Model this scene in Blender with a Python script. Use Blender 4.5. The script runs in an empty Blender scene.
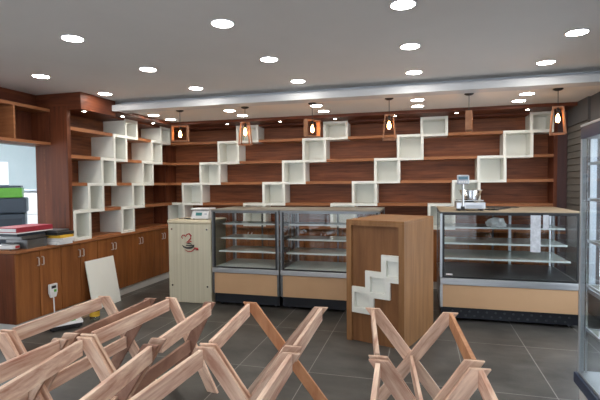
import bpy, bmesh, math, random
from mathutils import Vector, Matrix
random.seed(7)
SC = bpy.context.scene
COL = SC.collection
H = 1.581

# ------------------------------------------------------------------ materials
def mat(name, col, rough=.5, metal=0., spec=.5, kind=None, col2=None, scale=(1, 1, 1), noise=6., detail=6., bump=0., coat=0., rnd=0., contrast=(.3, .7), tilt=None):
    m = bpy.data.materials.new(name); m.use_nodes = True
    nt = m.node_tree; N = nt.nodes; L = nt.links
    b = N['Principled BSDF']
    b.inputs['Base Color'].default_value = (*col, 1)
    b.inputs['Roughness'].default_value = rough
    b.inputs['Metallic'].default_value = metal
    b.inputs['Specular IOR Level'].default_value = spec
    b.inputs['Coat Weight'].default_value = coat
    b.inputs['Coat Roughness'].default_value = .15
    if col2 is not None:
        tc = N.new('ShaderNodeTexCoord'); mp = N.new('ShaderNodeMapping'); mp.inputs['Scale'].default_value = scale
        if tilt is not None:      # grain along a slanted direction in the X-Z plane
            mp.vector_type = 'TEXTURE'; mp.inputs['Rotation'].default_value = (0, tilt, 0); mp.inputs['Scale'].default_value = [1 / k for k in scale]
        nz = N.new('ShaderNodeTexNoise'); nz.inputs['Scale'].default_value = noise; nz.inputs['Detail'].default_value = detail
        nz.inputs['Roughness'].default_value = .62; nz.inputs['Distortion'].default_value = .35
        rp = N.new('ShaderNodeValToRGB')
        rp.color_ramp.elements[0].position = contrast[0]; rp.color_ramp.elements[1].position = contrast[1]
        rp.color_ramp.elements[0].color = (*col, 1); rp.color_ramp.elements[1].color = (*col2, 1)
        L.new(tc.outputs['Object'], mp.inputs['Vector'])
        src = mp.outputs['Vector']
        if rnd:
            oi = N.new('ShaderNodeObjectInfo'); ad = N.new('ShaderNodeVectorMath'); ad.operation = 'ADD'
            ml = N.new('ShaderNodeMath'); ml.operation = 'MULTIPLY'; ml.inputs[1].default_value = 37.
            L.new(oi.outputs['Random'], ml.inputs[0]); L.new(src, ad.inputs[0]); L.new(ml.outputs[0], ad.inputs[1]); src = ad.outputs[0]
        L.new(src, nz.inputs['Vector']); L.new(nz.outputs['Fac'], rp.inputs['Fac'])
        out = rp.outputs['Color']
        if rnd:
            hs = N.new('ShaderNodeHueSaturation'); mr = N.new('ShaderNodeMapRange')
            mr.inputs['To Min'].default_value = 1 - rnd; mr.inputs['To Max'].default_value = 1 + rnd
            L.new(oi.outputs['Random'], mr.inputs['Value']); L.new(mr.outputs[0], hs.inputs['Value'])
            L.new(out, hs.inputs['Color']); out = hs.outputs['Color']
        L.new(out, b.inputs['Base Color'])
        if bump:
            bp = N.new('ShaderNodeBump'); bp.inputs['Strength'].default_value = bump; bp.inputs['Distance'].default_value = .01
            L.new(nz.outputs['Fac'], bp.inputs['Height']); L.new(bp.outputs[0], b.inputs['Normal'])
    return m

def emis(name, col, st):
    m = bpy.data.materials.new(name); m.use_nodes = True
    nt = m.node_tree; nt.nodes.clear()
    e = nt.nodes.new('ShaderNodeEmission'); o = nt.nodes.new('ShaderNodeOutputMaterial')
    e.inputs[0].default_value = (*col, 1); e.inputs[1].default_value = st
    nt.links.new(e.outputs[0], o.inputs[0]); return m

def glassmat(name, tint=(.9, .95, .95), refl=1.0):
    m = bpy.data.materials.new(name); m.use_nodes = True
    nt = m.node_tree; nt.nodes.clear(); N = nt.nodes; L = nt.links
    t = N.new('ShaderNodeBsdfTransparent'); t.inputs[0].default_value = (*tint, 1)
    g = N.new('ShaderNodeBsdfGlossy'); g.inputs['Roughness'].default_value = .02
    fr = N.new('ShaderNodeFresnel'); fr.inputs[0].default_value = 1.5
    ml = N.new('ShaderNodeMath'); ml.operation = 'MULTIPLY'; ml.inputs[1].default_value = refl
    mx = N.new('ShaderNodeMixShader'); o = N.new('ShaderNodeOutputMaterial')
    ge = N.new('ShaderNodeNewGeometry'); iv = N.new('ShaderNodeMath'); iv.operation = 'SUBTRACT'; iv.inputs[0].default_value = 1
    m2 = N.new('ShaderNodeMath'); m2.operation = 'MULTIPLY'   # one reflection per pane, on its outer face
    L.new(ge.outputs['Backfacing'], iv.inputs[1]); L.new(ml.outputs[0], m2.inputs[0]); L.new(iv.outputs[0], m2.inputs[1])
    L.new(fr.outputs[0], ml.inputs[0]); L.new(m2.outputs[0], mx.inputs[0]); L.new(t.outputs[0], mx.inputs[1]); L.new(g.outputs[0], mx.inputs[2])
    L.new(mx.outputs[0], o.inputs[0]); return m

M = {}
M['wood_back'] = mat('shelf_back_wood', (.095, .028, .011), .5, spec=.3, col2=(.26, .085, .033), scale=(.6, 1, 9), noise=3.2, contrast=(.32, .7), rnd=.05)
M['wood_backY'] = mat('shelf_back_wood_side', (.095, .028, .011), .5, spec=.3, col2=(.26, .085, .033), scale=(1, .6, 9), noise=3.2, contrast=(.32, .7), rnd=.05)
M['shelf_wood'] = mat('shelf_board_wood', (.25, .092, .036), .5, spec=.3, col2=(.40, .165, .068), scale=(.6, .6, 9), noise=3.5, rnd=.05)
M['panel_v'] = mat('panel_wood_vertical', (.075, .020, .009), .5, spec=.3, col2=(.18, .052, .021), scale=(7, 7, .5), noise=2.6, rnd=.05)
M['door_wood'] = mat('door_wood_vertical', (.16, .052, .014), .5, spec=.3, col2=(.35, .130, .038), scale=(6, 6, .45), noise=2.6, contrast=(.25, .75), rnd=.10)
M['bulkhead'] = mat('bulkhead_wood', (.070, .018, .009), .5, spec=.3, col2=(.19, .054, .022), scale=(.6, .6, 8), noise=3, rnd=.03)
M['podium'] = mat('podium_wood', (.19, .088, .034), .5, spec=.3, col2=(.36, .185, .08), scale=(6, 6, .6), noise=2.2, contrast=(.25, .8))
M['podium_d'] = mat('podium_panel_wood', (.155, .067, .027), .5, spec=.3, col2=(.26, .12, .05), scale=(6, 6, .6), noise=2.2)
G = dict(rough=.6, spec=.4, bump=.08)
M['pine_r'] = mat('raw_plank_wood_rising', (.46, .24, .165), col2=(.92, .70, .54), scale=(1.1, 9, 9), noise=2.6, contrast=(.30, .72), rnd=.18, tilt=-.93, **G)
M['pine_f'] = mat('raw_plank_wood_falling', (.46, .24, .165), col2=(.92, .70, .54), scale=(1.1, 9, 9), noise=2.6, contrast=(.30, .72), rnd=.18, tilt=.93, **G)
M['pine_y'] = mat('raw_rail_wood', (.50, .25, .175), col2=(.96, .77, .62), scale=(12, .9, 12), noise=2.4, contrast=(.32, .70), rnd=.14, **G)
M['pine'] = M['pine_y']
M['pine_o'] = mat('orange_plank_wood', (.42, .17, .075), .55, col2=(.64, .33, .17), scale=(5, 5, 1.5), noise=2.2, rnd=.05)
M['pine_d'] = mat('dull_red_and_shade_wood', (.20, .095, .065), .6, col2=(.42, .24, .17), scale=(5, 1.5, 3), noise=2.2, rnd=.05)  # dull red boards; also shade painted onto one top rail
M['white'] = mat('white_laminate', (.78, .79, .74), .45, col2=(.83, .84, .79), noise=2)
M['cream'] = mat('cream_grooved_panel', (.50, .46, .34), .38, col2=(.62, .58, .45), scale=(38, 38, .25), noise=1.5, contrast=(.35, .65), coat=.4)
M['cream_top'] = mat('cream_board', (.60, .52, .36), .45, col2=(.70, .62, .46), scale=(1, 8, 8), noise=2)
M['tan_top'] = mat('tan_counter_board', (.33, .255, .17), .42, col2=(.40, .31, .21), scale=(1, 6, 6), noise=2)
M['grey_top'] = mat('grey_brown_board', (.20, .18, .145), .4, col2=(.25, .225, .18), scale=(1, 6, 6), noise=2)
M['beige'] = mat('beige_laminate', (.50, .305, .165), .55, col2=(.54, .335, .185), noise=1.5)
M['steel'] = mat('brushed_steel', (.50, .51, .53), .33, 1., col2=(.60, .61, .63), scale=(.5, .5, 20), noise=4)
M['steel_d'] = mat('dull_steel', (.15, .155, .16), .38, .85, col2=(.21, .213, .22), scale=(1, 1, 6), noise=4)
M['satin'] = mat('satin_handle_metal', (.72, .66, .62), .4, .6)
M['chrome'] = mat('polished_metal', (.75, .75, .76), .15, 1.)
M['black'] = mat('black_gasket', (.008, .008, .010), .4)
M['blackp'] = mat('black_plastic', (.018, .018, .02), .45)
M['capgrey'] = mat('dark_grey_plastic', (.035, .037, .045), .5)
M['kick'] = mat('dark_kick_plate', (.008, .010, .016), .45, .1)
M['wall'] = mat('painted_wall', (.42, .41, .39), .8, col2=(.46, .45, .43), noise=3)
M['ceil'] = mat('ceiling_paint', (.76, .735, .71), .85, col2=(.80, .775, .75), noise=1.2)
M['ceil_w'] = mat('white_beam_paint', (.62, .63, .65), .8, col2=(.66, .67, .69), noise=1.2)
M['ceil_g'] = mat('grey_step_paint', (.74, .76, .80), .8)
M['baseb'] = mat('pale_plinth_paint', (.58, .57, .54), .6, col2=(.66, .65, .62), noise=5)
M['paper'] = mat('white_paper', (.75, .75, .76), .7)
M['plw'] = mat('white_plastic', (.72, .72, .73), .35)
M['plg'] = mat('pale_grey_plastic', (.42, .46, .52), .4)
M['green'] = mat('green_print', (.10, .42, .06), .5)
M['greenp'] = mat('green_panel', (.10, .38, .03), .4, col2=(.16, .48, .05), noise=8)
M['lcd'] = mat('teal_display', (.05, .22, .22), .2)
M['lcdb'] = mat('dark_blue_display', (.06, .14, .20), .2)
M['maroon'] = mat('maroon_binder_cloth', (.30, .018, .035), .45, col2=(.36, .03, .05), noise=12)
M['yellow'] = mat('yellow_folder_card', (.70, .42, .04), .5)
M['red'] = mat('red_print', (.42, .015, .02), .4)
M['copier'] = mat('blue_grey_plastic', (.042, .060, .085), .45)
M['copier2'] = mat('dark_blue_grey_plastic', (.022, .033, .05), .45)
M['backroom'] = mat('pale_blue_wall', (.76, .86, .89), .8, col2=(.82, .90, .93), noise=2)
M['bluebase'] = mat('navy_plastic_trim', (.018, .035, .085), .35)
M['bluegrey'] = mat('pale_painted_metal', (.46, .50, .54), .35, .3)
M['bag'] = mat('thin_white_plastic', (.80, .80, .78), .4)
M['clear'] = glassmat('clear_plastic', (.82, .84, .80), 1.4)
M['glass'] = glassmat('display_glass', (.96, .975, .98), .8)
M['gshelf'] = glassmat('shelf_glass', (.80, .88, .86), 1.6)
def frosted(name, col, fac):
    m = glassmat(name, (.85, .9, .88), 1.6); nt = m.node_tree; N = nt.nodes; L = nt.links
    o = [n for n in N if n.type == 'OUTPUT_MATERIAL'][0]; src = o.inputs[0].links[0].from_socket
    d = N.new('ShaderNodeBsdfDiffuse'); d.inputs[0].default_value = (*col, 1); x = N.new('ShaderNodeMixShader'); x.inputs[0].default_value = fac
    L.new(src, x.inputs[1]); L.new(d.outputs[0], x.inputs[2]); L.new(x.outputs[0], o.inputs[0]); return m
M['gshelf'] = frosted('shelf_glass', (.80, .86, .80), .28)
M['window'] = glassmat('window_glass', (.96, .98, 1.0), 1.0)
M['bulbglass'] = glassmat('amber_bulb_glass', (1.0, .82, .55), 1.0)
M['lamp'] = emis('downlight_diffuser_glow', (1., .95, .87), 39.)
M['spot'] = emis('spotlight_glow', (1., .93, .80), 35.)
M['fil'] = emis('filament_glow', (1., .60, .28), 26.)
M['tube'] = emis('added_lamp_glow', (.90, .96, 1.), 36.)  # glow of the added lamp behind the hatch
M['frost'] = mat('shelf_edge_trim', (.62, .66, .63), .25)

# slate floor
def floor_mat():
    m = mat('slate_tile_floor', (.038, .037, .034), .38, col2=(.125, .119, .108), scale=(1, 1.6, 1), noise=2.0, detail=10, contrast=(.30, .74), bump=.12)
    nt = m.node_tree; N = nt.nodes; L = nt.links; b = N['Principled BSDF']
    tc = N.new('ShaderNodeTexCoord'); mp = N.new('ShaderNodeMapping')
    mp.inputs['Location'].default_value = (.283, -3.56, 0)
    br = N.new('ShaderNodeTexBrick'); br.offset = 0; br.squash = 1
    br.inputs['Scale'].default_value = 1; br.inputs['Brick Width'].default_value = .627; br.inputs['Row Height'].default_value = 1.07
    br.inputs['Mortar Size'].default_value = .0035; br.inputs['Mortar Smooth'].default_value = .1
    br.inputs['Color1'].default_value = (1, 1, 1, 1); br.inputs['Color2'].default_value = (.80, .80, .80, 1); br.inputs['Mortar'].default_value = (0, 0, 0, 1)
    L.new(tc.outputs['Object'], mp.inputs['Vector']); L.new(mp.outputs[0], br.inputs['Vector'])
    old = b.inputs['Base Color'].links[0].from_socket
    mu = N.new('ShaderNodeMix'); mu.data_type = 'RGBA'; mu.blend_type = 'MULTIPLY'; mu.inputs[0].default_value = 1
    L.new(old, mu.inputs[6]); L.new(br.outputs['Color'], mu.inputs[7])
    mx = N.new('ShaderNodeMix'); mx.data_type = 'RGBA'
    L.new(br.outputs['Fac'], mx.inputs[0]); L.new(mu.outputs[2], mx.inputs[6]); mx.inputs[7].default_value = (.30, .29, .27, 1)
    L.new(mx.outputs[2], b.inputs['Base Color'])
    return m
M['floor'] = floor_mat()

# ------------------------------------------------------------------ mesh helpers
class MB:
    def __init__(s): s.bm = bmesh.new()
    def box(s, x0, x1, y0, y1, z0, z1):
        v = [s.bm.verts.new(p) for p in ((x0, y0, z0), (x1, y0, z0), (x1, y1, z0), (x0, y1, z0), (x0, y0, z1), (x1, y0, z1), (x1, y1, z1), (x0, y1, z1))]
        for f in ((3, 2, 1, 0), (4, 5, 6, 7), (0, 1, 5, 4), (1, 2, 6, 5), (2, 3, 7, 6), (3, 0, 4, 7)): s.bm.faces.new([v[i] for i in f])
        return s
    def prism(s, pts, d):          # closed outline of 3-D points swept by vector d
        a = [s.bm.verts.new(p) for p in pts]; b = [s.bm.verts.new(Vector(p) + Vector(d)) for p in pts]
        s.bm.faces.new(a[::-1]); s.bm.faces.new(b)
        n = len(a)
        for i in range(n): s.bm.faces.new([a[i], a[(i + 1) % n], b[(i + 1) % n], b[i]])
        return s
    def lathe(s, prof, c=(0, 0, 0), n=24):   # [(r, z)...] about z
        rings = []
        for r, z in prof:
            if r < 1e-5: rings.append([s.bm.verts.new((c[0], c[1], c[2] + z))])
            else: rings.append([s.bm.verts.new((c[0] + r * math.cos(2 * math.pi * i / n), c[1] + r * math.sin(2 * math.pi * i / n), c[2] + z)) for i in range(n)])
        for A, B in zip(rings, rings[1:]):
            for i in range(n):
                j = (i + 1) % n
                q = [A[i % len(A)], A[j % len(A)], B[j % len(B)], B[i % len(B)]]
                q2 = []
                for v in q:
                    if v not in q2: q2.append(v)
                if len(q2) > 2: s.bm.faces.new(q2)
        return s
    def disc(s, r, z0, z1, c=(0, 0, 0), n=28): return s.lathe([(0, z0), (r, z0), (r, z1), (0, z1)], c, n)
    def tube(s, pts, r, n=8):
        pts = [Vector(p) for p in pts]; rings = []
        rr = r if isinstance(r, (list, tuple)) else [r] * len(pts)
        up = Vector((.13, .2, 1)).normalized()
        for i, p in enumerate(pts):
            d = (pts[min(i + 1, len(pts) - 1)] - pts[max(i - 1, 0)]).normalized()
            a = d.cross(up)
            if a.length < 1e-3: a = d.cross(Vector((1, 0, 0)))
            a.normalize(); b = d.cross(a).normalized()
            rings.append([s.bm.verts.new(p + rr[i] * (math.cos(2 * math.pi * k / n) * a + math.sin(2 * math.pi * k / n) * b)) for k in range(n)])
        for A, B in zip(rings, rings[1:]):
            for i in range(n): s.bm.faces.new([A[i], A[(i + 1) % n], B[(i + 1) % n], B[i]])
        s.bm.faces.new(rings[0][::-1]); s.bm.faces.new(rings[-1])
        return s
    def build(s, name, m, parent=None, bevel=0, smooth=False, loc=None, rot=None, segs=2):
        bmesh.ops.recalc_face_normals(s.bm, faces=s.bm.faces)
        me = bpy.data.meshes.new(name); s.bm.to_mesh(me); s.bm.free()
        me.materials.append(m if not isinstance(m, str) else M[m])
        if smooth:
            for p in me.polygons: p.use_smooth = True
        o = bpy.data.objects.new(name, me); COL.objects.link(o)
        if parent: o.parent = parent
        if loc: o.location = loc
        if rot: o.rotation_euler = rot
        if bevel:
            bv = o.modifiers.new('bevel', 'BEVEL'); bv.width = bevel; bv.segments = segs; bv.limit_method = 'ANGLE'
        return o
def B(*a): return MB().box(*a)
def thing(name, label, cat, loc=(0, 0, 0), rz=0, group=None):
    o = bpy.data.objects.new(name, None); COL.objects.link(o); o.location = loc; o.rotation_euler = (0, 0, rz)
    o.empty_display_size = .1
    return tag(o, label, cat, group)
def tag(o, label, cat, group=None):
    o['label'] = label; o['category'] = cat
    if group: o['group'] = group
    return o
def struct(o): o['kind'] = 'structure'; return o
def copy_tree(o, parent=None):
    c = o.copy(); COL.objects.link(c)
    if parent: c.parent = parent
    for ch in list(o.children): copy_tree(ch, c)
    return c

# ------------------------------------------------------------------ key sizes
XL = -4.14; YB = 6.80; CT = .90
XW = -4.66; XR = 1.93; YW = 7.12
V = .343; HC = .3835; T = .04
ZB = [CT + V * (5 - k) for k in range(1, 6)]      # bottoms of levels 1..5
SOF = 2.56; ZC2 = 2.605; ZC1 = 2.72; YBM = 5.12

# ------------------------------------------------------------------ setting
struct(B(-8.3, 4.2, -2.6, 8.4, -.12, 0).build('floor', 'floor'))
struct(B(XW - .12, XR + .15, -2.0, YBM + .14, ZC1, ZC1 + .1).build('ceiling', 'ceil'))
struct(B(XW - .12, XR + .15, YBM + .14, YW + .1, ZC2, ZC1 + .1).build('ceiling', 'ceil'))
struct(B(-3.955, XR, YBM + .12, YBM + .14, ZC2 + .02, ZC1).build('trim_1', 'ceil_g'))
bm_ = MB(); bm_.box(-3.955, XR, YBM - .07, YBM - .04, 2.575, 2.655).box(-3.955, XR, YBM - .04, YBM + .14, 2.575, 2.604)
struct(bm_.build('trim_2', 'ceil_w'))
# wooden bulkhead over the shelves
b = MB(); b.box(XW, -4.145, 4.49, YBM, SOF, ZC1).box(-4.145, -3.955, 4.49, YBM, 2.515, ZC1).box(XW, -3.90, YBM, 6.42, SOF, ZC2).box(XW, XR, 6.42, YW, SOF, ZC2)
struct(b.build('trim_3', 'bulkhead'))
struct(B(XW, -4.62, 1.9, 4.49, 2.535, ZC1).build('trim_4', 'bulkhead'))
# walls
b = MB(); b.box(XW - .12, XW, -2.0, 2.9, 0, ZC1).box(XW - .12, XW, 2.9, 4.66, 0, CT).box(XW - .12, XW, 2.9, 4.66, 2.09, ZC1).box(XW - .12, XW, 4.66, YW, 0, ZC1)
struct(b.build('wall_left', 'wall'))
struct(B(XW - .12, XR + .15, YW, YW + .12, 0, ZC2).build('wall_back', 'wall'))
# right wall: clad with horizontal boards, plus a window added to brighten the fridge glass
wy0, wy1, wz0, wz1 = 3.3, 6.05, .25, 2.15
def siding(y0, y1, z0, z1):
    mb = MB(); z = z0
    while z < z1 - 1e-4:
        zz = min(z + .086, z1)
        mb.prism([(XR + .03, y0, z), (XR - .006, y0, z + .004), (XR + .010, y0, zz - .001), (XR + .03, y0, zz)], (0, y1 - y0, 0))
        z += .086
    return mb
m_sid = mat('grey_siding_paint', (.115, .11, .10), .6, col2=(.145, .14, .13), scale=(1, .5, 5), noise=4)
b = siding(wy1, YB, 0, 2.32)
struct(b.build('wall_right', m_sid))
b = MB(); b.box(XR + .03, XR + .15, wy1, YW, 0, ZC2).box(XR + .03, XR + .15, wy0, wy1, wz1, ZC1).box(XR + .03, XR + .15, wy0, wy1, 0, wz0).box(XR + .03, XR + .15, -2.0, wy0, 0, ZC1)
b.box(XR, XR + .03, wy1, YB, 2.33, ZC2)
struct(b.build('wall_right', mat('grey_wall_paint', (.085, .085, .088), .7, col2=(.10, .10, .105), noise=3)))
b = MB()
for a in ((wy0, wy0 + .05, wz0, wz1), (wy1 - .05, wy1, wz0, wz1), (wy0, wy1, wz0, wz0 + .05), (wy0, wy1, wz1 - .05, wz1), (4.65, 4.70, wz0, wz1)): b.box(XR + .02, XR + .09, *a)
w2 = struct(b.build('added_window_2', 'bluegrey'))  # added opening, lets bright daylight show through the fridge
struct(B(XR + .05, XR + .056, wy0 + .05, wy1 - .05, wz0 + .05, wz1 - .05).build('window_glass', 'window', w2))
# shop front behind the camera
b = MB(); b.box(XW - .12, -4.1, -2.1, -2.0, 0, ZC1).box(1.5, XR + .15, -2.1, -2.0, 0, ZC1).box(-4.1, 1.5, -2.1, -2.0, 2.5, ZC1)
struct(b.build('wall_front', 'wall'))
b = MB()
for x in (-4.1, -2.7, -1.3, .05, 1.44): b.box(x, x + .06, -2.09, -2.01, 0, 2.5)
b.box(-4.1, 1.5, -2.09, -2.01, 0, .08).box(-4.1, 1.5, -2.09, -2.01, 2.44, 2.5)
w1 = struct(b.build('window_1', 'steel_d'))
struct(B(-4.04, 1.44, -2.05, -2.044, .08, 2.44).build('window_glass', 'window', w1))
# room beyond the hatch
b = MB(); b.box(-8.3, -8.2, .5, 8.4, 0, 2.9).box(-8.3, XW - .12, 8.3, 8.4, 0, 2.9)
struct(b.build('wall_far', 'backroom'))
struct(B(-8.3, XW - .12, .5, 8.4, 2.9, 3.0).build('ceiling', 'ceil_w'))
# plinths
struct(B(XW, -4.17, 3.72, 6.85, 0, .11).build('baseboard_left', 'baseb'))
struct(B(-4.17, XR, 6.87, YW, 0, .11).build('baseboard_back', 'baseb'))

# ------------------------------------------------------------------ base cabinets
def base_cabinet(loc, rz, label, group, w=.617, d=.46):
    t = thing('base_cabinet', label, 'cabinet', loc, rz, group)
    # local: x along the run, -y to the room
    B(.002, w - .002, .02, d, .11, .865).build('body', 'panel_v', t)
    for i in (0, 1):
        x0 = .004 + i * w / 2; x1 = x0 + w / 2 - .008
        dr = B(x0, x1, 0, .018, .115, .862).build('door', 'door_wood', t, bevel=.002)
        xh = x1 - .028 if i == 0 else x0 + .028
        h = MB(); h.tube([(xh, 0, .70), (xh, -.022, .70), (xh, -.026, .707), (xh, -.026, .783), (xh, -.022, .79), (xh, 0, .79)], .0065, 6)
        h.build('handle', 'satin', dr)
    return t
LP = ['with the small white plug meter on its doors', 'second from the hatch, behind the leaning board', 'just past the leaning white board', 'fourth from the hatch end', 'in the corner beside the cream counter']
for i in range(5):
    # run along +Y, room at +X: local x -> +Y, local -y -> +X  => rotate 90deg
    base_cabinet((-4.14, 3.70 + i * .618, 0), math.pi / 2, 'brown left-wall base cabinet, ' + LP[i], 'base cabinets along the left wall', d=.50)
BP = ['seen through the left end of the glass cases', 'seen through the left glass case', 'behind the gap of the two glass cases', 'seen through the second glass case', 'behind the second case, near the podium', 'behind the brown podium', 'seen through the left of the wide glass case', 'seen through the middle of the wide glass case', 'seen through the right end of the wide glass case']
for i in range(9):
    base_cabinet((-3.65 + i * .618, 6.84, 0), 0, 'brown back-wall base cabinet, ' + BP[i], 'base cabinets along the back wall', d=.26)
wt = B(XW + .002, -4.115, 3.69, YW - .001, .87, CT).build('worktop', 'shelf_wood', bevel=.002)
tag(wt, 'brown wood worktop over the left cabinets, holding binders and papers', 'worktop')
wt = B(-4.11, XR - .01, 6.795, YW, .87, CT - .001).build('worktop', 'shelf_wood', bevel=.002)
tag(wt, 'brown wood worktop along the back wall under the shelving', 'worktop')

# ------------------------------------------------------------------ shelving
def shelving(name, label, loc, rz, run, starts, w, s, depth, backmat, ends, first_clip=None, last_clip=None):
    """local x along the run (ascending stairs), front at y=0, depth to +y."""
    t = thing(name, label, 'shelving', loc, rz)
    x0, x1 = run
    B(x0, x1, depth, depth + .015, CT, SOF).build('back_panel', backmat, t)
    for (a, b_) in ends: B(a, b_, .004, depth, CT, SOF).build('upright', 'panel_v', t)
    ex0 = ends[0][1] if ends[0][0] <= x0 + .01 else x0
    ex1 = ends[-1][0] if ends[-1][1] >= x1 - .01 else x1
    # shelf pieces between the cubes at each boundary
    for k in range(1, 5):
        z = ZB[k - 1]
        occ = []
        for a in starts:
            lo = a - k * s; hi = a - (k - 1) * s + w
            occ.append((lo, hi))
        occ.sort(); cur = ex0
        for lo, hi in occ + [(ex1, ex1)]:
            if lo - cur > .02: B(cur, lo - .001, .004, depth - .001, z + .001, z + .044).build('shelf', 'shelf_wood', t)
            cur = max(cur, hi + .001)
    cur = ex0
    for a in sorted(starts):
        if a - .001 - cur > .02: B(cur, a - .001, .004, depth - .001, SOF - .03, SOF - .002).build('header', 'bulkhead', t)
        cur = a + w + .001
    if ex1 - cur > .02: B(cur, ex1, .004, depth - .001, SOF - .03, SOF - .002).build('header', 'bulkhead', t)
    cur = ex0
    for a in sorted(starts):
        lo = a - 4 * s
        if lo - .001 - cur > .02: B(cur, lo - .001, .012, depth - .001, CT + .001, CT + .02).build('shelf', 'shelf_wood', t)
        cur = lo + w + .001
    if ex1 - cur > .02: B(cur, ex1, .012, depth - .001, CT + .001, CT + .02).build('shelf', 'shelf_wood', t)
    return t

def cube(loc, rz, w, s, k, depth, label, group, cut_left=0, cut_right=0):
    z0 = ZB[k - 1]; z1 = min(z0 + HC, SOF - .003); h = z1 - z0; f = -.006
    t = thing('display_cube', label, 'display cube', (loc[0], loc[1], z0), rz, group)
    g = .001
    b = MB(); b.box(cut_left + g, w - cut_right - g, f, depth, g, T)                 # bottom, holds the shared corner below
    b.box(cut_left + g, cut_left + T, f, depth, T, h - g)
    top = h - T
    if k == 1: b.box(cut_left + T, w - cut_right - g, f, depth, top, h - g); b.box(w - cut_right - T, w - cut_right - g, f, depth, T, top)
    else: b.box(cut_left + T, s - g, f, depth, top, h - g); b.box(w - T, w - g, f, depth, T, V - g)
    b.build('frame', 'white', t)
    B(cut_left + T, w - cut_right - T, depth - .012, depth - .002, T, top).build('back_panel', 'white', t)
    return t
LV = ['top cube', 'second cube from the top', 'middle cube', 'fourth cube from the top', 'bottom cube']
SB = .34; WB = .388; A0 = -2.937; PB = 1.466; DB = .285
shelving('shelving_unit', 'long brown wood shelving filling the back wall, stepped around white cubes', (0, YB, 0), 0, (-4.27, 1.81),
         [A0 + d * PB for d in range(4)], WB, SB, DB, 'wood_back', [(-4.27, -4.235), (1.765, 1.81)])
DN = ['first staircase from the left', 'second staircase from the left', 'third staircase from the left', 'rightmost staircase']
for d in range(4):
    for k in range(1, 6):
        x = A0 + d * PB - (k - 1) * SB
        cl = max(0, -4.233 - x); cr = max(0, x + WB - 1.763)
        cube((x, YB, 0), 0, WB, SB, k, DB - .004, 'white back-wall shelf cube, %s of the %s' % (LV[k - 1], DN[d]), 'white cubes on the back wall shelving', cl, cr)
SL = .256; WL = .301; DL = .37
Y1 = 4.527 + 4 * SL; Y2 = 5.434 + 4 * SL
shelving('shelving_unit', 'brown wood shelving on the left wall beside the hatch, with white cubes', (XL, 4.49, 0), math.pi / 2, (0, 2.296),
         [Y1 - 4.49, Y2 - 4.49], WL, SL, DL, 'wood_backY', [(0, .034)])
struct(B(XL - DL + .001, -4.272, YB - .012, YB + .01, CT, SOF).build('trim_8', 'panel_v'))
for n, y0 in ((0, Y1), (1, Y2)):
    for k in range(1, 6):
        cube((XL, y0 - (k - 1) * SL, 0), math.pi / 2, WL, SL, k, DL - .004, 'white left-wall shelf cube, %s of the %s staircase' % (LV[k - 1], ('nearer', 'farther')[n]), 'white cubes on the left wall shelving')
# panel at the end of the left shelving and the corner fillers
b = MB(); b.box(XW, -4.39, 4.50, 4.53, CT, 2.535)
struct(b.build('trim_5', 'panel_v'))
struct(B(-4.39, -4.14, 4.462, 4.488, CT, SOF).build('trim_6', 'panel_v'))
b = MB(); b.box(1.812, XR, YB + .01, YB + .04, 0, SOF)
struct(b.build('trim_7', mat('dark_end_panel', (.055, .028, .032), .5, col2=(.09, .045, .045), scale=(6, 6, .5), noise=3)))
# wall cabinet above the hatch
t = thing('open_wall_cabinet', 'open brown wood wall cabinet above the hatch on the left', 'wall cabinet', (XW, 0, 2.09))
B(0.002, .28, 1.9, 4.456, 0, .034).build('bottom_board', 'shelf_wood', t)
B(0.002, .28, 1.9, 4.456, .405, .44).build('top_board', 'shelf_wood', t)
B(0.002, .016, 1.9, 4.456, .034, .405).build('back_panel', 'panel_v', t)
for y in (1.9, 2.61, 3.28, 3.95, 4.435): B(.016, .278, y, y + .022, .034, .405).build('divider', 'shelf_wood' if y < 4.4 else 'panel_v', t)

# ------------------------------------------------------------------ ceiling lights
def downlight(name, label, x, y, z, r, glow, cat, group):
    t = thing(name, label, cat, (x, y, z), 0, group)
    MB().lathe([(r, 0), (r + .009, -.001), (r + .010, -.006), (r, -.007)], n=32).build('rim', 'plw', t, smooth=True)
    MB().disc(r, -.006, -.001, n=32).build('diffuser', glow, t)
    return t
xs = [-3.76, -2.56, -1.33, -.08, 1.145]; rows = [2.90, 3.83, 4.71]
CN = ['leftmost', 'second from the left', 'middle', 'second from the right', 'rightmost']
RN = ['front row', 'second row', 'row next to the white beam']
LPOS = [[(-3.72, 2.78), (-2.58, 2.861), (-1.345, 2.90), (-.109, 2.924), (1.145, 2.93)],
        [(-3.772, 3.736), (-2.568, 3.819), (-1.327, 3.839), (-.086, 3.821), (1.145, 3.839)],
        [(-3.747, 4.663), (-2.538, 4.72), (-1.304, 4.74), (-.067, 4.715), (1.144, 4.70)]]
for j in range(3):
    for i, (x, y) in enumerate(LPOS[j]):
        downlight('ceiling_downlight', 'round main-ceiling downlight, %s of the %s' % (CN[i], RN[j]), x, y, ZC1, .075, 'lamp', 'ceiling light', 'round downlights in the main ceiling')
for j, y in enumerate((2.0, 1.0, 0.0)):
    for i, x in enumerate(xs):
        if i % 2 == 0: downlight('ceiling_downlight', 'round white downlight in the ceiling above the viewer', x, y, ZC1, .075, 'lamp', 'ceiling light', 'downlights overhead out of view')
for j, y in enumerate((5.64, 6.09)):
    for i, x in enumerate([-3.73, -2.53, -1.31, -.04, 1.18]):
        downlight('ceiling_downlight', 'round white downlight behind the beam, %s of the %s row' % (CN[i], ('nearer', 'farther')[j]), x, y + .02 * (i == 0), ZC2, .074, 'lamp', 'ceiling light', 'round downlights behind the white beam')
SP = ['leftmost of the row', 'second from the left', 'over the white top cube of the second staircase', 'left of the middle lantern pendant', 'third from the right', 'at the far right over the white top cube']
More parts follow.
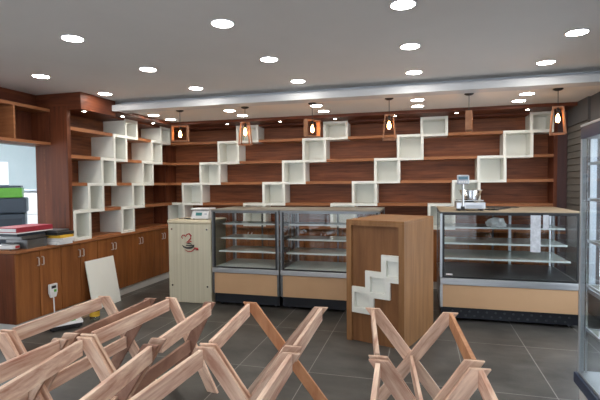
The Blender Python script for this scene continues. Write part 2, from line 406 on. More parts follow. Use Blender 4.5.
for i, x in enumerate((-2.98, -2.10, -1.23, -.36, .48, 1.38)):
    downlight('recessed_spotlight', 'tiny back bulkhead spotlight, ' + SP[i] if i != 4 else 'tiny back bulkhead spotlight, left of the edge-on pendant', x, 6.55, SOF, .022, 'spot', 'spotlight', 'tiny spotlights in the back bulkhead')
for i, y in enumerate((4.63, 5.36, 6.10)):
    downlight('recessed_spotlight', 'tiny left bulkhead spotlight, ' + ('nearest the hatch', 'above the white top cube', 'nearest the corner')[i], -4.03, y, 2.515 if i == 0 else SOF, .022, 'spot', 'spotlight', 'tiny spotlights in the left bulkhead')

# ------------------------------------------------------------------ pendants
def pendant(x, y, kind, rz, label):
    t = thing('pendant_lamp', label, 'pendant lamp', (x, y, ZC2), rz, 'wooden pendants behind the beam')
    MB().lathe([(0, -.001), (.05, -.001), (.052, -.010), (.03, -.022), (.008, -.026), (0, -.026)]).build('canopy', 'blackp', t, smooth=True)
    MB().tube([(0, 0, -.02), (0, 0, -.215)], .004, 6).build('cord', 'blackp', t)
    MB().lathe([(0, -.205), (.014, -.207), (.016, -.235), (.018, -.262), (0, -.262)], n=16).build('lamp_holder', 'blackp', t, smooth=True)
    bl = MB().lathe([(.012, -.262), (.016, -.28), (.028, -.315), (.032, -.34), (.026, -.365), (.012, -.38), (0, -.383)], n=20).build('bulb', 'bulbglass', t, smooth=True)
    MB().lathe([(0, -.272), (.010, -.282), (.020, -.32), (.023, -.342), (.014, -.366), (0, -.371)], n=10).build('filament', 'fil', bl, smooth=True)
    if kind == 'box':
        w, h, d, th = .115, .215, .036, .014
        b = MB(); b.box(-w, w, -d, d, -.210 - th, -.210).box(-w, w, -d, d, -.210 - h, -.210 - h + th)
        b.box(-w, -w + th, -d, d, -.210 - h + th, -.210 - th).box(w - th, w, -d, d, -.210 - h + th, -.210 - th)
        b.build('wooden_frame', 'pend_wood', t, bevel=.001)
    else:
        b = MB(); zt, zb = -.212, -.50; a0, a1, th = .048, .072, .007
        for sx in (-1, 1):
            for sy in (-1, 1):
                p = [(sx * a0 - th, sy * a0 - th), (sx * a0 + th, sy * a0 - th), (sx * a0 + th, sy * a0 + th), (sx * a0 - th, sy * a0 + th)]
                dx = sx * (a1 - a0); dy = sy * (a1 - a0)
                b.prism([(q[0], q[1], zt) for q in p], (dx, dy, zb - zt))
        for a, z in ((a0, zt), (a1, zb)):
            b.box(-a - th, a + th, -a - th, -a + th, z, z + .013); b.box(-a - th, a + th, a - th, a + th, z, z + .013)
            b.box(-a - th, -a + th, -a + th, a - th, z, z + .013); b.box(a - th, a + th, -a + th, a - th, z, z + .013)
        b.box(-a0, a0, -.007, .007, zt, zt + .013)
        b.build('wooden_cage', 'pend_wood', t)
    return t
M['pend_wood'] = mat('pendant_oak', (.22, .085, .035), .5, col2=(.36, .16, .075), scale=(3, 3, 3), noise=5)
PY_ = 5.43
pendant(-3.17, PY_, 'box', math.radians(10), 'leftmost pendant, a square wooden frame facing the room round a glowing bulb')
pendant(-2.23, PY_ + .03, 'cage', math.radians(35), 'second pendant from the left, tapered wooden cage in front of a white cube')
pendant(-1.32, PY_ + .03, 'box', math.radians(55), 'third pendant from the left, square wooden frame turned partly sideways')
pendant(-.365, PY_, 'cage', math.radians(6), 'tapered wooden cage pendant hanging fourth from the left')
pendant(.533, PY_, 'box', math.radians(83), 'square wooden pendant frame turned edge-on, second from the right')
pendant(1.45, PY_ + .02, 'cage', math.radians(-10), 'rightmost pendant, tapered wooden cage by the grey boarded wall')

# ------------------------------------------------------------------ glass display cases
def display_case(x0, x1, y0, y1, label, left, shelves, over=.0, kickh=.13, backdoors=True):
    t = thing('display_case', label, 'display case', (x0, y0, 0))
    W = x1 - x0; D = y1 - y0; ZT = 1.27; p = .042
    st = 'steel_d' if left else 'steel'
    B(.012, W - .012, .05, D - .03, .035, kickh + .034).build('kick_plate', 'kick', t)
    for xx in (.08, W - .08):
        for yy in (.12, D - .1): MB().disc(.02, 0, .036, (xx, yy, 0), 12).build('foot', 'blackp', t)
    body = MB(); zb = .44 if left else .425
    body.box(0, W, .012, D, kickh + .035, zb)
    body.box(0, .028, 0, .012, kickh + .035, zb).box(W - .028, W, 0, .012, kickh + .035, zb)
    body.build('base', st, t)
    B(.030, W - .030, .002, .0115, kickh + .037, zb - .002).build('front_panel', 'beige', t)
    B(-.002 if not left else 0, W + .002 if not left else W, -.012, D, zb, .50).build('steel_band', 'steel', t, bevel=.006)
    B(p, W - p, .03, D - .04, .501, .515).build('deck', 'frost' if left else 'steel_d', t)
    # corner posts
    for xx in (0, W - .03):
        B(xx, xx + .03, D - .04, D - .005, .501, 1.235).build('post', 'steel_d', t)
    for xx, bx in ((0, .024), (W - .024, W - .048)):
        q = B(xx, xx + .024, -.002, .03, .501, 1.235).build('post', 'steel_d' if left else 'bluegrey', t)
        B(bx, bx + .024, -.001, .012, .503, 1.235).build('gasket', 'black', q)
    B(.048, W - .048, -.001, .008, .503, .520).build('gasket', 'black', t)
    # glazing
    B(.048, W - .048, .001, .007, .521, 1.218).build('front_glass', 'glass', t)
    B(.004, .010, .031, D - .045, .505, 1.232).build('side_glass', 'glass', t)
    B(W - .010, W - .004, .031, D - .045, .505, 1.232).build('side_glass', 'glass', t)
    hd = MB(); hd.box(0.025, W - .025, .0, .026, 1.219, 1.235)
    hd.build('header', 'black' if not left else 'steel_d', t)
    B(.035, W - .035, D - .04, D - .005, 1.20, 1.235).build('rear_header', 'steel_d', t)
    if backdoors:
        for a, b_, yy in ((.035, W / 2 + .02, D - .03), (W / 2 - .02, W - .035, D - .018)):
            dd = B(a, b_, yy, yy + .006, .505, 1.195).build('sliding_door', 'glass', t)
            B(a, a + .02, yy - .002, yy + .004 + .004, .505, 1.195).build('door_stile', 'steel_d', dd)
    B(-over, W + over, -.012, D + .02, 1.236, 1.2515).build('top_rim', 'steel_d' if left else 'black', t)
    B(-over, W + over, -.012, D + .02, 1.252, 1.266).build('top', 'tan_top' if not left else 'grey_top', t, bevel=.002)
    # shelf standards and shelves
    for xx in (.05, W - .07):
        s_ = B(xx, xx + .02, D - .075, D - .055, .516, 1.19).build('shelf_standard', 'steel', t)
    if not left: B(W * .62, W * .62 + .03, D - .075, D - .055, .516, 1.19).build('shelf_standard', 'steel', t)
    for z, dep in shelves:
        fr = B(.045, W - .045, D - .06 - dep, D - .08, z, z + .008).build('shelf', 'gshelf', t)
        e = MB().box(.045, W - .045, D - .064 - dep, D - .060 - dep, z - .008, z + .012)
        e.build('edge_trim', 'frost', fr)
        for xx in (.06, W - .066):
            MB().prism([(xx, D - .08, z - .05), (xx, D - .08, z - .002), (xx, D - .05 - dep, z - .002), (xx, D - .05 - dep, z - .01)], (.005, 0, 0)).build('bracket', 'steel', fr)
    return t
display_case(-2.644, -1.722, 5.28, 5.98, 'left of the two adjoining glass display cases, next to the cream counter', True, [(1.055, .40), (.868, .46), (.70, .52)])
display_case(-1.704, -.462, 5.28, 5.98, 'second glass display case from the left, partly behind the brown podium', True, [(1.055, .40), (.868, .46), (.70, .52)])
rc = display_case(.215, 1.65, 5.28, 6.32, 'wide glass display case on the right, with weighing scale on top', False, [(1.035, .55), (.855, .66), (.69, .77)], over=.004)
for i in range(14):
    for j in range(2):
        MB().tube([(.10 + i * .092 + .04 * j, .0495, .065 + .05 * j), (.10 + i * .092 + .04 * j, .044, .065 + .05 * j)], .012, 8).build('vent_cap', 'capgrey', rc)
st_ = B(.065, .135, -.0015, -.0005, .535, .553).build('price_sticker', 'paper', rc)

# paper tags hanging on glass, white bag on top shelf
pb = MB(); pb.box(-.05, .05, -.001, .001, -.40, 0)
M['tagpaper'] = mat('worn_grey_paper', (.36, .38, .42), .7, col2=(.58, .60, .64), noise=25)
o = pb.build('paper_strip', 'tagpaper', loc=(1.20, 5.272, 1.225)); tag(o, 'long narrow white paper strip hanging on the wide glass case front', 'paper')
o = B(-.028, .028, -.001, .001, -.15, 0).build('paper_tag', 'tagpaper', loc=(1.30, 5.272, 1.23)); tag(o, 'short white paper tag beside the long strip on the wide glass case', 'paper')
bm = bmesh.new(); bmesh.ops.create_icosphere(bm, subdivisions=4, radius=.1)
from mathutils import noise as mn
for v in bm.verts:
    p = v.co.copy(); n = mn.noise(p * 14) * .030 + mn.noise(p * 34) * .012
    v.co = Vector((p.x * 1.15, p.y * .9, max(p.z, -.045) * .75)) + p.normalized() * n
    v.co.z = max(v.co.z, -.035)
mb = MB(); mb.bm.free(); mb.bm = bm
o = mb.build('crumpled_bag', 'bag', loc=(.90, 5.85, 1.0795)); tag(o, 'crumpled white plastic bag lying on the top glass shelf', 'bag')

# ------------------------------------------------------------------ cream counter with cup logo
t = thing('service_counter', 'narrow cream counter with red and black cup logo, left of the glass cases', 'counter', (-3.30, 5.30, 0))
B(0, .63, .02, .46, 0, 1.07).build('body', 'cream_top', t)
fp = B(.0, .63, 0, .018, .012, 1.065).build('front_panel', 'cream', t, bevel=.002)
B(-.012, .64, -.012, .48, 1.072, 1.12).build('top_board', 'cream_top', t, bevel=.012)
for x in (.055, .575):
    for z in (.235, .995):
        MB().tube([(x, .001, z), (x, -.012, z)], .013, 12).build('standoff_bolt', 'chrome', t)
def stroke(pts, r):     # ribbon-like stroke built as a flattened tube on the front
    return MB().tube([(x, -.004, z) for x, z in pts], r, 8)
lx, lz = .315, .78
def P(l): return [(lx + a, lz + b) for a, b in l]
stroke(P([(-.10, .085), (-.115, .11), (-.10, .135), (-.07, .135), (-.055, .115), (-.035, .145), (0, .155), (.025, .13), (.02, .09), (-.02, .05), (-.05, .035)]), [.004, .006, .007, .007, .006, .007, .009, .011, .009, .007, .004]).build('logo_steam', 'red', t)
stroke(P([(-.105, .0), (-.085, -.022), (-.04, -.035), (.02, -.033), (.06, -.015), (.075, .005), (.02, -.005), (-.05, -.003)]), [.003, .009, .012, .013, .010, .005, .009, .006]).build('logo_cup', 'blackp', t)
stroke(P([(-.045, .018), (.0, .025), (.035, .015)]), [.004, .007, .004]).build('logo_rim', 'blackp', t)
stroke(P([(-.07, -.06), (-.02, -.085), (.03, -.08), (.065, -.055), (.08, -.035), (.125, -.045), (.13, -.055), (.09, -.06)]), [.003, .005, .006, .008, .012, .013, .009, .003]).build('logo_saucer', 'red', t)
stroke(P([(-.035, .045), (-.02, .03), (.02, .055), (.035, .045)]), [.003, .006, .008, .004]).build('logo_swirl', 'red', t)

# white scale on the cream counter
t = thing('weighing_scale', 'small white weighing scale with teal display on the cream counter', 'scale', (-2.87, 5.47, 1.121))
MB().prism([(-.125, -.09, .012), (-.108, -.075, .125), (-.108, .1, .125), (-.125, .12, .012)], (.0, 0, 0.0001)) if False else None
b = MB(); b.prism([(-.13, -.10, .010), (.13, -.10, .010), (.13, .12, .010), (-.13, .12, .010)], (0, 0, .02))
b.prism([(-.125, -.095, .031), (-.125, -.06, .118), (-.125, .11, .118), (-.125, .115, .031)], (.25, 0, 0))
b.build('body', 'plw', t, bevel=.006)
B(-.135, .135, -.085, .125, .128, .150).build('platform', 'plw', t, bevel=.008)
MB().disc(.03, .116, .129, (0, .02, 0), 16).build('platform_support', 'plg', t)
MB().prism([(-.06, -.0895, .052), (.03, -.0895, .052), (.03, -.0735, .092), (-.06, -.0735, .092)], (0, -.004, .0015)).build('display', 'lcd', t)
B(.07, .1, -.088, -.080, .06, .085).build('keypad', 'plg', t)
for sx in (-.1, .1):
    for sy in (-.07, .09): MB().disc(.012, 0, .0105, (sx, sy, 0), 10).build('foot', 'blackp', t)
c = MB(); c.tube([(-3.20, 5.40, 1.128), (-3.14, 5.44, 1.128), (-3.08, 5.40, 1.128), (-3.05, 5.46, 1.128), (-3.10, 5.52, 1.128), (-3.16, 5.47, 1.129), (-3.02, 5.44, 1.130)], .006, 6)
tag(c.build('power_cable', 'blackp'), 'loose black cable lying beside the small white scale on the cream counter', 'cable')

# pole scale with bowl on the wide case
t = thing('pole_scale', 'silver pole scale with raised blue-grey display on the wide glass case', 'scale', (.545, 5.46, 1.267))
B(-.155, .155, -.14, .14, .018, .098).build('body', 'steel', t, bevel=.008)
B(-.14, .14, -.135, .12, .112, .122).build('platform', 'chrome', t, bevel=.004)
MB().disc(.05, .0975, .1125, (0, 0, 0), 16).build('platform_support', 'blackp', t)
B(-.05, .12, -.146, -.140, .028, .066).build('keypad', 'plg', t)
for sx in (-.12, .12):
    for sy in (-.1, .1): MB().disc(.018, 0, .019, (sx, sy, 0), 12).build('foot', 'blackp', t)
MB().tube([(-.085, -.158, .03), (-.085, -.158, .31)], .012, 10).build('pole', 'steel', t)
B(-.105, -.065, -.172, -.141, .01, .05).build('pole_bracket', 'blackp', t)
hd = B(-.15, -.02, -.185, -.150, .30, .405).build('display_head', 'plg', t, bevel=.012)
B(-.135, -.035, -.189, -.1855, .352, .388).build('display', 'lcdb', hd)
for i in range(4): B(-.13 + i * .025, -.112 + i * .025, -.189, -.1855, .318, .334).build('key', 'plw', hd)
t = thing('scale_pan', 'round steel weighing bowl resting on the pole scale', 'bowl', (.56, 5.47, 1.3897))
MB().lathe([(0, 0), (.075, 0), (.085, .006), (.125, .105), (.136, .108), (.136, .112), (.122, .110), (.082, .012), (0, .006)], n=32).build('bowl', 'chrome', t, smooth=True)
c = MB(); c.tube([(.72, 5.50, 1.276), (.76, 5.45, 1.276), (.80, 5.55, 1.276), (.86, 5.47, 1.277), (.82, 5.40, 1.276), (.76, 5.53, 1.278), (.90, 5.61, 1.276), (1.05, 5.85, 1.276)], .008, 6)
tag(c.build('power_cable', 'blackp'), 'tangled black cable on the wide glass case beside the pole scale', 'cable')
o = B(.80, 1.18, 6.0, 6.26, 1.267, 1.273).build('rubber_mat', 'blackp'); tag(o, 'flat black mat lying on top of the wide glass case', 'mat')

# ------------------------------------------------------------------ podium
th = -math.radians(19)
t = thing('podium', 'brown wood podium with a white stepped cube inlay, standing mid-room', 'podium', (-.148, 4.22, 0), th)
W, D, ZT = .61, .87, 1.225
B(-W, 0, .062, D, 0, ZT - .026).build('body', 'podium', t, bevel=.002)
B(-W, 0, 0, D, ZT - .0255, ZT).build('top_board', 'podium', t, bevel=.002)
b = MB(); b.box(-W, -W + .055, 0, .0615, 0, ZT - .055).box(-.055, 0, 0, .0615, 0, ZT - .055).box(-W, 0, 0, .0615, ZT - .055, ZT - .0258)
b.build('front_frame', 'podium', t)
q = .262; s_ = .170; bw = .050
cs = []
for n in (1, 2, 3):
    cx = -.056 - .180 - (n - 1) * s_; cz = .632 - (n - 1) * s_
    x0 = max(cx, -W + .057); x1 = min(cx + q, -.0565)
    cs.append((n, cx, cz, x0, x1))
# the panel leaves a recess where each cube sits: it is built of columns split at the cube openings
holes = [(max(cx + bw, x0), min(cx + q - bw, x1), cz + bw, cz + q - bw) for n, cx, cz, x0, x1 in cs]
ev = sorted({-W + .056, -.056, *[h[0] for h in holes], *[h[1] for h in holes]})
b = MB()
for a, c2 in zip(ev, ev[1:]):
    cols = sorted((h[2], h[3]) for h in holes if h[0] < (a + c2) / 2 < h[1]); z = 0
    for lo, hi in cols: b.box(a, c2, .032, .0615, z, lo); z = hi
    b.box(a, c2, .032, .0615, z, ZT - .056)
b.build('front_panel', 'podium_d', t)
for (n, cx, cz, x0, x1), (hx0, hx1, hz0, hz1) in zip(cs, holes):
    f0, f1 = .006, .0318; z0 = cz; z1 = cz + q; c = MB()
    zr = z1 if n == 1 else cz + s_
    tx1 = x1 if n == 1 else cx + s_
    c.box(x0, hx0, f0, f1, z0, z1)
    if x1 > hx1 + .001: c.box(hx1, x1, f0, f1, z0, zr - .0005)
    c.box(hx0, hx1, f0, f1, z0, hz0).box(hx0, min(hx1, tx1) , f0, f1, hz1, z1)
    c.build('inlay_cube_frame', 'white', t, bevel=.001)
    e = MB(); e.box(hx0 + .0005, hx0 + .004, .003, .0535, hz0, hz1).box(hx1 - .004, hx1 - .0005, .003, .0535, hz0, hz1)
    e.box(hx0 + .004, hx1 - .004, .003, .0535, hz0 + .0005, hz0 + .004).box(hx0 + .004, hx1 - .004, .003, .0535, hz1 - .004, hz1 - .0005)
    e.build('inlay_cube_lining', 'white', t)
    B(hx0 + .0005, hx1 - .0005, .054, .0612, hz0 + .0005, hz1 - .0005).build('inlay_cube_back', 'white', t)

# ------------------------------------------------------------------ X-leg table frames
def plank(p0, p1, u, wd, th, n):
    """leg from top point p0 to bottom p1, ends cut level; u = horizontal axis of the end, n = thickness direction."""
    p0 = Vector(p0); p1 = Vector(p1); d = p1 - p0; run = d.dot(u); hh = abs(d.z)
    ang = math.atan2(hh, abs(run)); hw = wd / math.sin(ang) / 2
    return [p0 - u * hw, p0 + u * hw, p1 + u * hw, p1 - u * hw], n * th
def x_table(c, label, mats, h=.70):
    """c = far-left, far-right, near-left, near-right tip positions (x, y)."""
    fl, fr, nl, nr = [Vector((a, b_, 0)) for a, b_ in c]
    org = (fl + fr + nl + nr) / 4
    t = thing('x_leg_table_frame', label, 'table frame', org, 0, 'X-legged table frames of raw wood')
    fl, fr, nl, nr = [v - org for v in (fl, fr, nl, nr)]
    TH = .022; up = Vector((0, 0, h))
    for (l, r, sg) in ((fl, fr, -1), (nl, nr, 1)):     # sg: direction to the table's inside along the length
        u = (r - l).normalized(); n = Vector((-u.y, u.x, 0)) * sg
        q, d = plank(l + up, r, u, .080, TH, n)
        m1, m2 = (mats[0], mats[1]) if sg < 0 else (mats[2], mats[3])
        m1 = 'pine_f' if m1 == 'pine' else m1; m2 = 'pine_r' if m2 == 'pine' else m2
        MB().prism(q, d).build('leg', m1, t, bevel=.002)
        q, d = plank([*(r + up - n * (TH + .0005))], l - n * (TH + .0005), u, .080, TH, n * -1)
        # second leg sits in its own layer beside the first
        q = [p + n * (2 * TH + .001 + 0) for p in q]; 
        MB().prism([p for p in q], n * TH).build('leg', m2, t, bevel=.002)
    for (f, nn, m_, side) in ((fl, nl, mats[4], 1), (fr, nr, mats[5], -1)):
        u = (fr - fl).normalized()
        d = (f - nn).normalized(); a = nn + d * (2 * TH + .006) + up; b_ = f - d * (2 * TH + .006) + up
        pr = Vector((d.y, -d.x, 0))
        o1 = [a - pr * .012, a + pr * .012, a + pr * .012 - Vector((0, 0, .092)), a - pr * .012 - Vector((0, 0, .092))]
        MB().prism(o1, b_ - a).build('top_rail', m_, t, bevel=.002)
    mf = (fl + fr) / 2; mn_ = (nl + nr) / 2; d = (mf - mn_).normalized(); pr = Vector((d.y, -d.x, 0))
    a = mn_ + d * (2 * TH + .006); b_ = mf - d * (2 * TH + .006); z0 = Vector((0, 0, h / 2 - .045)); z1 = Vector((0, 0, h / 2 + .045))
    MB().prism([a - pr * .011 + z0, a + pr * .011 + z0, a + pr * .011 + z1, a - pr * .011 + z1], b_ - a).build('stretcher', mats[6], t, bevel=.002)
    return t
def offs(v, dy): return (v[0], v[1] + dy)
far = [[(-2.451, 2.990), (-2.045, 3.040)], [(-1.897, 3.075), (-1.530, 3.045)], [(-1.239, 3.088), (-.689, 3.105)], [(-.330, 3.145), (.196, 3.180)]]
near = [[(-2.455, 2.115), (-2.020, 2.140)], [(-1.913, 2.170), (-1.455, 2.185)], [(-1.140, 2.200), (-.665, 2.255)], [(-.210, 2.250), (.262, 2.285)]]
far2 = [[(-2.46, 2.085), (-2.012, 2.110)], [(-1.893, 2.140), (-1.445, 2.155)], [(-1.135, 2.170), (-.655, 2.225)], [(-.205, 2.220), (.272, 2.255)]]
near2 = [[(-2.46, 1.16), (-2.02, 1.18)], [(-1.73, 1.22), (-1.315, 1.24)], [(-1.16, 1.25), (-.63, 1.29)], [(-.165, 1.31), (.33, 1.35)]]
p_, y_, o_, d_ = 'pine', 'pine_y', 'pine_o', 'pine_d'
TM = [[p_, d_, p_, p_, y_, d_, p_], [p_, d_, p_, p_, y_, y_, d_], [o_, p_, p_, p_, y_, y_, p_], [p_, p_, p_, p_, y_, o_, p_]]  # leftmost frame's right rail: its shade is put into the darker wood
TM2 = [[p_, p_, p_, p_, y_, y_, p_], [p_, d_, p_, p_, y_, y_, p_], [p_, p_, p_, p_, y_, y_, d_], [p_, p_, p_, p_, y_, p_, p_]]
NM = ['leftmost', 'second from the left', 'third from the left', 'rightmost']
for i in range(4):
    x_table(far[i] + near[i], 'raw wood X-legged table frame in the farther row, ' + NM[i], TM[i])
    x_table(far2[i] + near2[i], 'raw wood X-legged table frame in the nearest row, %s, cut off' % NM[i], TM2[i])

# ------------------------------------------------------------------ upright fridge at right
t = thing('upright_glass_fridge', 'tall upright glass display fridge with navy base trim at the right edge', 'fridge', (1.045, 2.62, 0))
L_, Wd = .78, .62     # along y, along x
B(.012, Wd, 0, L_, .06, .225).build('base', 'plw', t)
b = MB(); b.box(-.022, Wd, -.0, L_ + .012, .200, .272)
b.build('base_trim', 'bluebase', t, bevel=.004)
B(-.0, Wd, 0, L_, .273, .285).build('floor_plate', 'bluegrey', t)
B(0, Wd, 0, L_, 1.87, 1.95).build('top_header', 'bluebase', t)
for xx in (0, Wd - .028):
    for yy in (0, L_ - .028): B(xx, xx + .028, yy, yy + .028, .286, 1.869).build('post', 'bluegrey', t)
B(-.003, .030, .0, L_, 1.951, 1.965).build('header_trim', 'bluegrey', t)
B(.004, .010, .029, L_ - .029, .286, 1.869).build('door_glass', 'glass', t)
B(Wd - .010, Wd - .004, .029, L_ - .029, .286, 1.869).build('side_glass', 'glass', t)
B(.029, Wd - .029, L_ - .010, L_ - .004, .286, 1.869).build('end_glass', 'glass', t)
B(.029, Wd - .029, .004, .010, .286, 1.869).build('end_glass', 'glass', t)
for z in (.58, .88, 1.18, 1.46, 1.70):
    s1 = B(.05, Wd - .05, .05, L_ - .05, z, z + .008).build('shelf', 'gshelf', t)
    b = MB(); b.box(.04, .05, .05, L_ - .05, z - .006, z + .012).box(Wd - .05, Wd - .04, .05, L_ - .05, z - .006, z + .012).box(.04, Wd - .04, L_ - .05, L_ - .04, z - .006, z + .012).box(.04, Wd - .04, .04, .05, z - .006, z + .012)
    b.build('shelf_frame', 'bluegrey', s1)
for xx in (.034, Wd - .05):
    B(xx, xx + .012, L_ - .036, L_ - .030, .286, 1.869).build('shelf_rail', 'chrome', t)
for xx in (.06, Wd - .06):
    for yy in (.06, L_ - .06): MB().disc(.025, 0, .061, (xx, yy, 0), 12).build('foot', 'blackp', t)

# ------------------------------------------------------------------ things on the left worktop
Z0 = CT + .001
def slab(name, mat_, loc, size, rz, label, cat, group=None, bevel=.003, tilt=0):
    o = B(-size[0] / 2, size[0] / 2, -size[1] / 2, size[1] / 2, 0, size[2]).build(name, mat_, bevel=bevel, loc=loc, rot=(tilt, 0, rz))
    return tag(o, label, cat, group)
def tray(loc, size, rz, label, m='steel_d'):
    t = thing('metal_tray', label, 'tray', loc, rz)
    a, b_, h = size[0] / 2, size[1] / 2, size[2]
    mb = MB(); mb.box(-a, a, -b_, b_, 0, .008)
    for q_ in ((-a, -a + .008, -b_, b_), (a - .008, a, -b_, b_), (-a + .008, a - .008, -b_, -b_ + .008), (-a + .008, a - .008, b_ - .008, b_)): mb.box(*q_, .008, h)
    mb.build('tray_body', m, t, bevel=.002)
    B(-a - .012, a + .012, -b_ - .012, b_ + .012, h + .0005, h + .012).build('lid', 'blackp', t, bevel=.003)
    return t
# stack behind: papers, yellow folder, black binders
for i in range(3):
    slab('paper_ream', 'paper', (-4.19 + .008 * i, 4.31 + .006 * i, Z0 + i * .0255), (.28, .21, .025), .12 * (i - 1), 'white paper bundle under the yellow folder, ' + ('lowest of three', 'middle of three', 'topmost of three')[i], 'papers', 'white paper bundles under the yellow folder')
slab('card_folder', 'yellow', (-4.19, 4.31, Z0 + .077), (.29, .22, .035), .06, 'yellow folder lying on the white paper bundles', 'folder')
slab('box_file', 'blackp', (-4.19, 4.31, Z0 + .1125), (.28, .25, .035), -.04, 'black file lying on the yellow folder, beside the shelving', 'file', tilt=0)
slab('box_file', 'steel_d', (-4.22, 4.30, Z0 + .148), (.24, .23, .022), .15, 'thin dark grey file on top of the black file', 'file')
# front stack: tray, dark boxes, maroon binder
tray((-4.30, 4.00, Z0), (.28, .28, .095), .04, 'open-sided dark metal tray at the bottom of the maroon binder stack')
slab('box_file', 'steel_d', (-4.32, 3.965, Z0 + .108), (.29, .36, .034), .1, 'flat grey box file under the shiny dark one', 'file')
slab('box_file', 'copier2', (-4.32, 3.955, Z0 + .1425), (.28, .34, .034), -.05, 'dark shiny box file directly under the maroon binder', 'file')
t = thing('ring_binder', 'maroon ring binder lying on top of the dark files by the hatch', 'binder', (-4.29, 3.965, Z0 + .177), .0)
B(-.15, .15, -.24, .24, .012, .020).build('cover', 'maroon', t, bevel=.003)
B(-.15, .15, -.24, .24, .055, .067).build('cover', 'maroon', t, bevel=.003)
B(.142, .15, -.24, .24, .0205, .0545).build('spine', 'maroon', t)
B(-.14, .14, -.23, .23, .0205, .0545).build('page_block', 'paper', t)
B(-.15, .15, -.24, .24, 0, .0115).build('paper_sheets', 'paper', t)
# small scale at the end of the worktop
t = thing('weighing_scale', 'white and black weighing scale at the near end of the left worktop', 'scale', (-4.36, 3.765, Z0), .2)
bb = MB(); bb.prism([(.15, -.05, .008), (.15, .05, .008), (-.15, .05, .008), (-.15, -.05, .008)], (0, 0, .045))
bb.build('body', 'plw', t, bevel=.012)
MB().lathe([(0, .056), (.052, .057), (.060, .068), (.056, .070), (.046, .061), (0, .060)], (0.04, 0, 0), 28).build('platform', 'steel', t, smooth=True)
B(.151, .156, -.03, .03, .02, .045).build('display', 'red', t)
for sx in (-.1, .1):
    for sy in (-.035, .035): MB().disc(.01, 0, .009, (sx, sy, 0), 10).build('foot', 'blackp', t)
slab('dark_bag', 'blackp', (-4.56, 3.74, Z0), (.12, .07, .05), .0, 'small dark pouch beyond the scale on the left worktop', 'pouch', bevel=.015)

# ------------------------------------------------------------------ plug meter and cord, leaning board
t = thing('plug_meter', 'small white plug-in meter with black display hanging on the left cabinets', 'meter', (-4.127, 4.155, .30))
b = MB(); b.box(0, .030, -.055, .055, .045, .155); b.prism([(0, -.035, 0), (0, .035, 0), (0, .052, .044), (0, -.052, .044)], (.028, 0, 0))
b.build('case', 'plw', t, bevel=.004)
B(.0302, .032, -.035, .030, .105, .135).build('display', 'blackp', t)
B(.0302, .032, .0, .035, .060, .090).build('green_mark', 'green', t)
c = MB(); c.tube([(-4.105, 4.155, .299), (-4.10, 4.155, .15), (-4.10, 4.16, .02), (-4.05, 4.25, .010), (-3.98, 4.30, .010)], .007, 6)
tag(c.build('cord', 'plw'), 'thin white cord running down from the plug meter to the floor', 'cord')
t = thing('leaning_board', 'plain white board leaning against the left cabinets', 'board', (-4.0, 4.67, 0))
t.rotation_euler = (0, -math.radians(10.5), -.04)
B(-.009, .009, 0, .50, 0.003, .635).build('panel', 'white', t, bevel=.001)

# flat scale on the floor and clear jar beside it
t = thing('floor_scale', 'flat white price scale with green marks lying on the floor', 'scale', (-3.89, 4.07, 0), .95)
B(-.16, .16, -.15, .17, .012, .055).build('body', 'blackp', t, bevel=.006)
b = MB(); b.prism([(.165, -.17, .0555), (.165, -.16, .085), (.165, .0, .095), (.165, .0, .0555)], (-.33, 0, 0))
b.build('keypad_housing', 'plw', t, bevel=.004)
b = MB()
for xx in (-.10, .02): b.prism([(xx, -.150, .0875), (xx + .075, -.150, .0875), (xx + .075, -.03, .0950), (xx, -.03, .0950)], (0, 0, .002))
b.build('green_print', 'green', t)
B(-.15, .15, .01, .165, .0555, .068).build('platform', 'plw', t, bevel=.004)
for sx in (-.13, .13):
    for sy in (-.12, .14): MB().disc(.015, 0, .0125, (sx, sy, 0), 10).build('foot', 'blackp', t)
t = thing('clear_jar', 'clear plastic jar with yellow label on the floor by the white board', 'jar', (-3.72, 4.36, 0))
MB().lathe([(.045, .001), (.055, .008), (.055, .14), (.04, .16), (.04, .175), (.037, .175), (.037, .16), (.052, .138), (.052, .01), (.0, .006)], n=24).build('jar_body', 'clear', t, smooth=True)
MB().lathe([(.0556, .05), (.0566, .05), (.0566, .11), (.0556, .11)], n=24).build('jar_label', 'yellow', t)
MB().lathe([(0, .1751), (.043, .1751), (.043, .192), (0, .192)], n=24).build('lid', 'plw', t)
t = thing('cardboard_carton', 'small brown carton on the floor against the left cabinets', 'box', (-3.98, 4.46, 0))
B(-.08, .08, -.07, .07, 0, .14).build('carton_body', 'tan_top', t, bevel=.002)

# ------------------------------------------------------------------ beyond the hatch: copier, stand and white machine
t = thing('office_copier', 'dark blue-grey copier with a green panel in the room behind the hatch', 'copier', (-5.60, 4.83, 0), math.radians(44))
B(-.28, .28, -.24, .24, .06, 1.22).build('body', 'copier', t, bevel=.02)
B(-.28, .30, -.26, .26, 1.225, 1.43).build('scanner_bed', 'copier', t, bevel=.02)
B(-.22, .24, -.248, -.242, .35, 1.15).build('front_door', 'copier2', t, bevel=.004)
B(-.27, .25, -.24, .20, 1.435, 1.57).build('green_lid', 'greenp', t, bevel=.01)
B(-.27, .24, -.24, .18, 1.573, 1.60).build('document_feeder', 'copier', t, bevel=.01)
for sx in (-.22, .22):
    for sy in (-.18, .18): MB().disc(.03, 0, .06, (sx, sy, 0), 12).build('caster', 'blackp', t)
t = thing('white_machine', 'white machine on a pale stand behind the copier, seen through the hatch', 'machine', (-6.60, 6.35, 0), math.radians(40))
B(-.35, .35, -.3, .3, 0, 1.10).build('stand', 'plw', t, bevel=.01)
B(-.30, .2, -.25, .25, 1.101, 1.50).build('housing', 'plw', t, bevel=.05)
B(-.32, .22, -.27, .27, 1.501, 1.54).build('lid', 'plg', t, bevel=.01)
B(.23, .38, -.2, .1, 1.101, 1.22).build('tray', 'plg', t, bevel=.01)
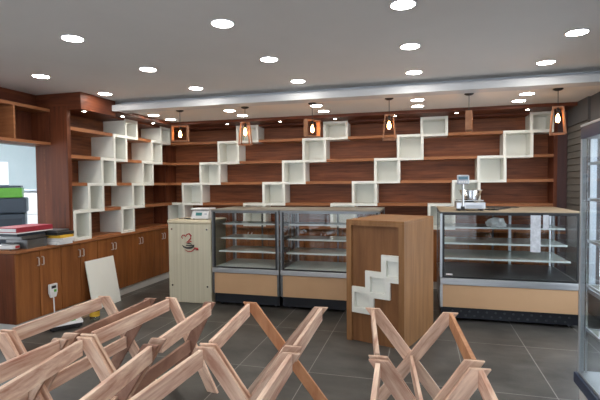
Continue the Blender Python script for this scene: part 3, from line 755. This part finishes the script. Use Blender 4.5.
t = thing('standing_banner', 'narrow upright panel, white above and dark below, at the left of the hatch', 'panel', (-7.55, 6.45, 0), math.radians(45))
B(-.16, .16, -.02, .02, .05, 1.62).build('lower_panel', 'copier', t)
B(-.16, .16, -.02, .02, 1.621, 2.05).build('upper_panel', 'plw', t)
B(-.2, .2, -.15, .15, 0, .05).build('foot', 'blackp', t)
MB().tube([(0, 0, 2.05), (0, 0, 2.3)], .03, 10).build('pole', 'blackp', t)
t = thing('added_ceiling_lamp', 'unseen ceiling lamp added to brighten the room behind the hatch', 'ceiling light', (-6.3, 4.6, 2.9))  # added out of view to light the room beyond the hatch
B(-.7, .7, -.3, .3, -.04, -.001).build('housing', 'plw', t)
B(-.66, .66, -.26, .26, -.046, -.0405).build('diffuser', 'tube', t)

# ------------------------------------------------------------------ world and sun-less daylight
w = bpy.data.worlds.new('World'); SC.world = w; w.use_nodes = True
bg = w.node_tree.nodes['Background']; bg.inputs[0].default_value = (.90, .95, 1.0, 1); bg.inputs[1].default_value = 2.1

# ------------------------------------------------------------------ camera
f, yaw, pit, rol = 442.4, .2664, -.0351, .0087
c_, s_ = math.cos(yaw), math.sin(yaw); cp, sp = math.cos(pit), math.sin(pit)
R0 = Vector((c_, s_, 0)); F0 = Vector((-s_ * cp, c_ * cp, sp)); U0 = Vector((s_ * sp, -c_ * sp, cp))
R = R0 * math.cos(rol) - U0 * math.sin(rol); U = R0 * math.sin(rol) + U0 * math.cos(rol)
cam = bpy.data.cameras.new('camera'); co = bpy.data.objects.new('camera', cam); COL.objects.link(co)
cam.sensor_width = 36; cam.lens = f / 600 * 36; cam.clip_start = .05
m = Matrix.Identity(4)
for i in range(3): m[i][0] = R[i]; m[i][1] = U[i]; m[i][2] = -F0[i]; m[i][3] = (0, 0, H)[i]
co.matrix_world = m
SC.camera = co
SC.view_settings.view_transform = 'Standard'; SC.view_settings.look = 'None'; SC.view_settings.gamma = 1
SC.view_settings.use_curve_mapping = False
SC.view_settings.exposure = 0.95
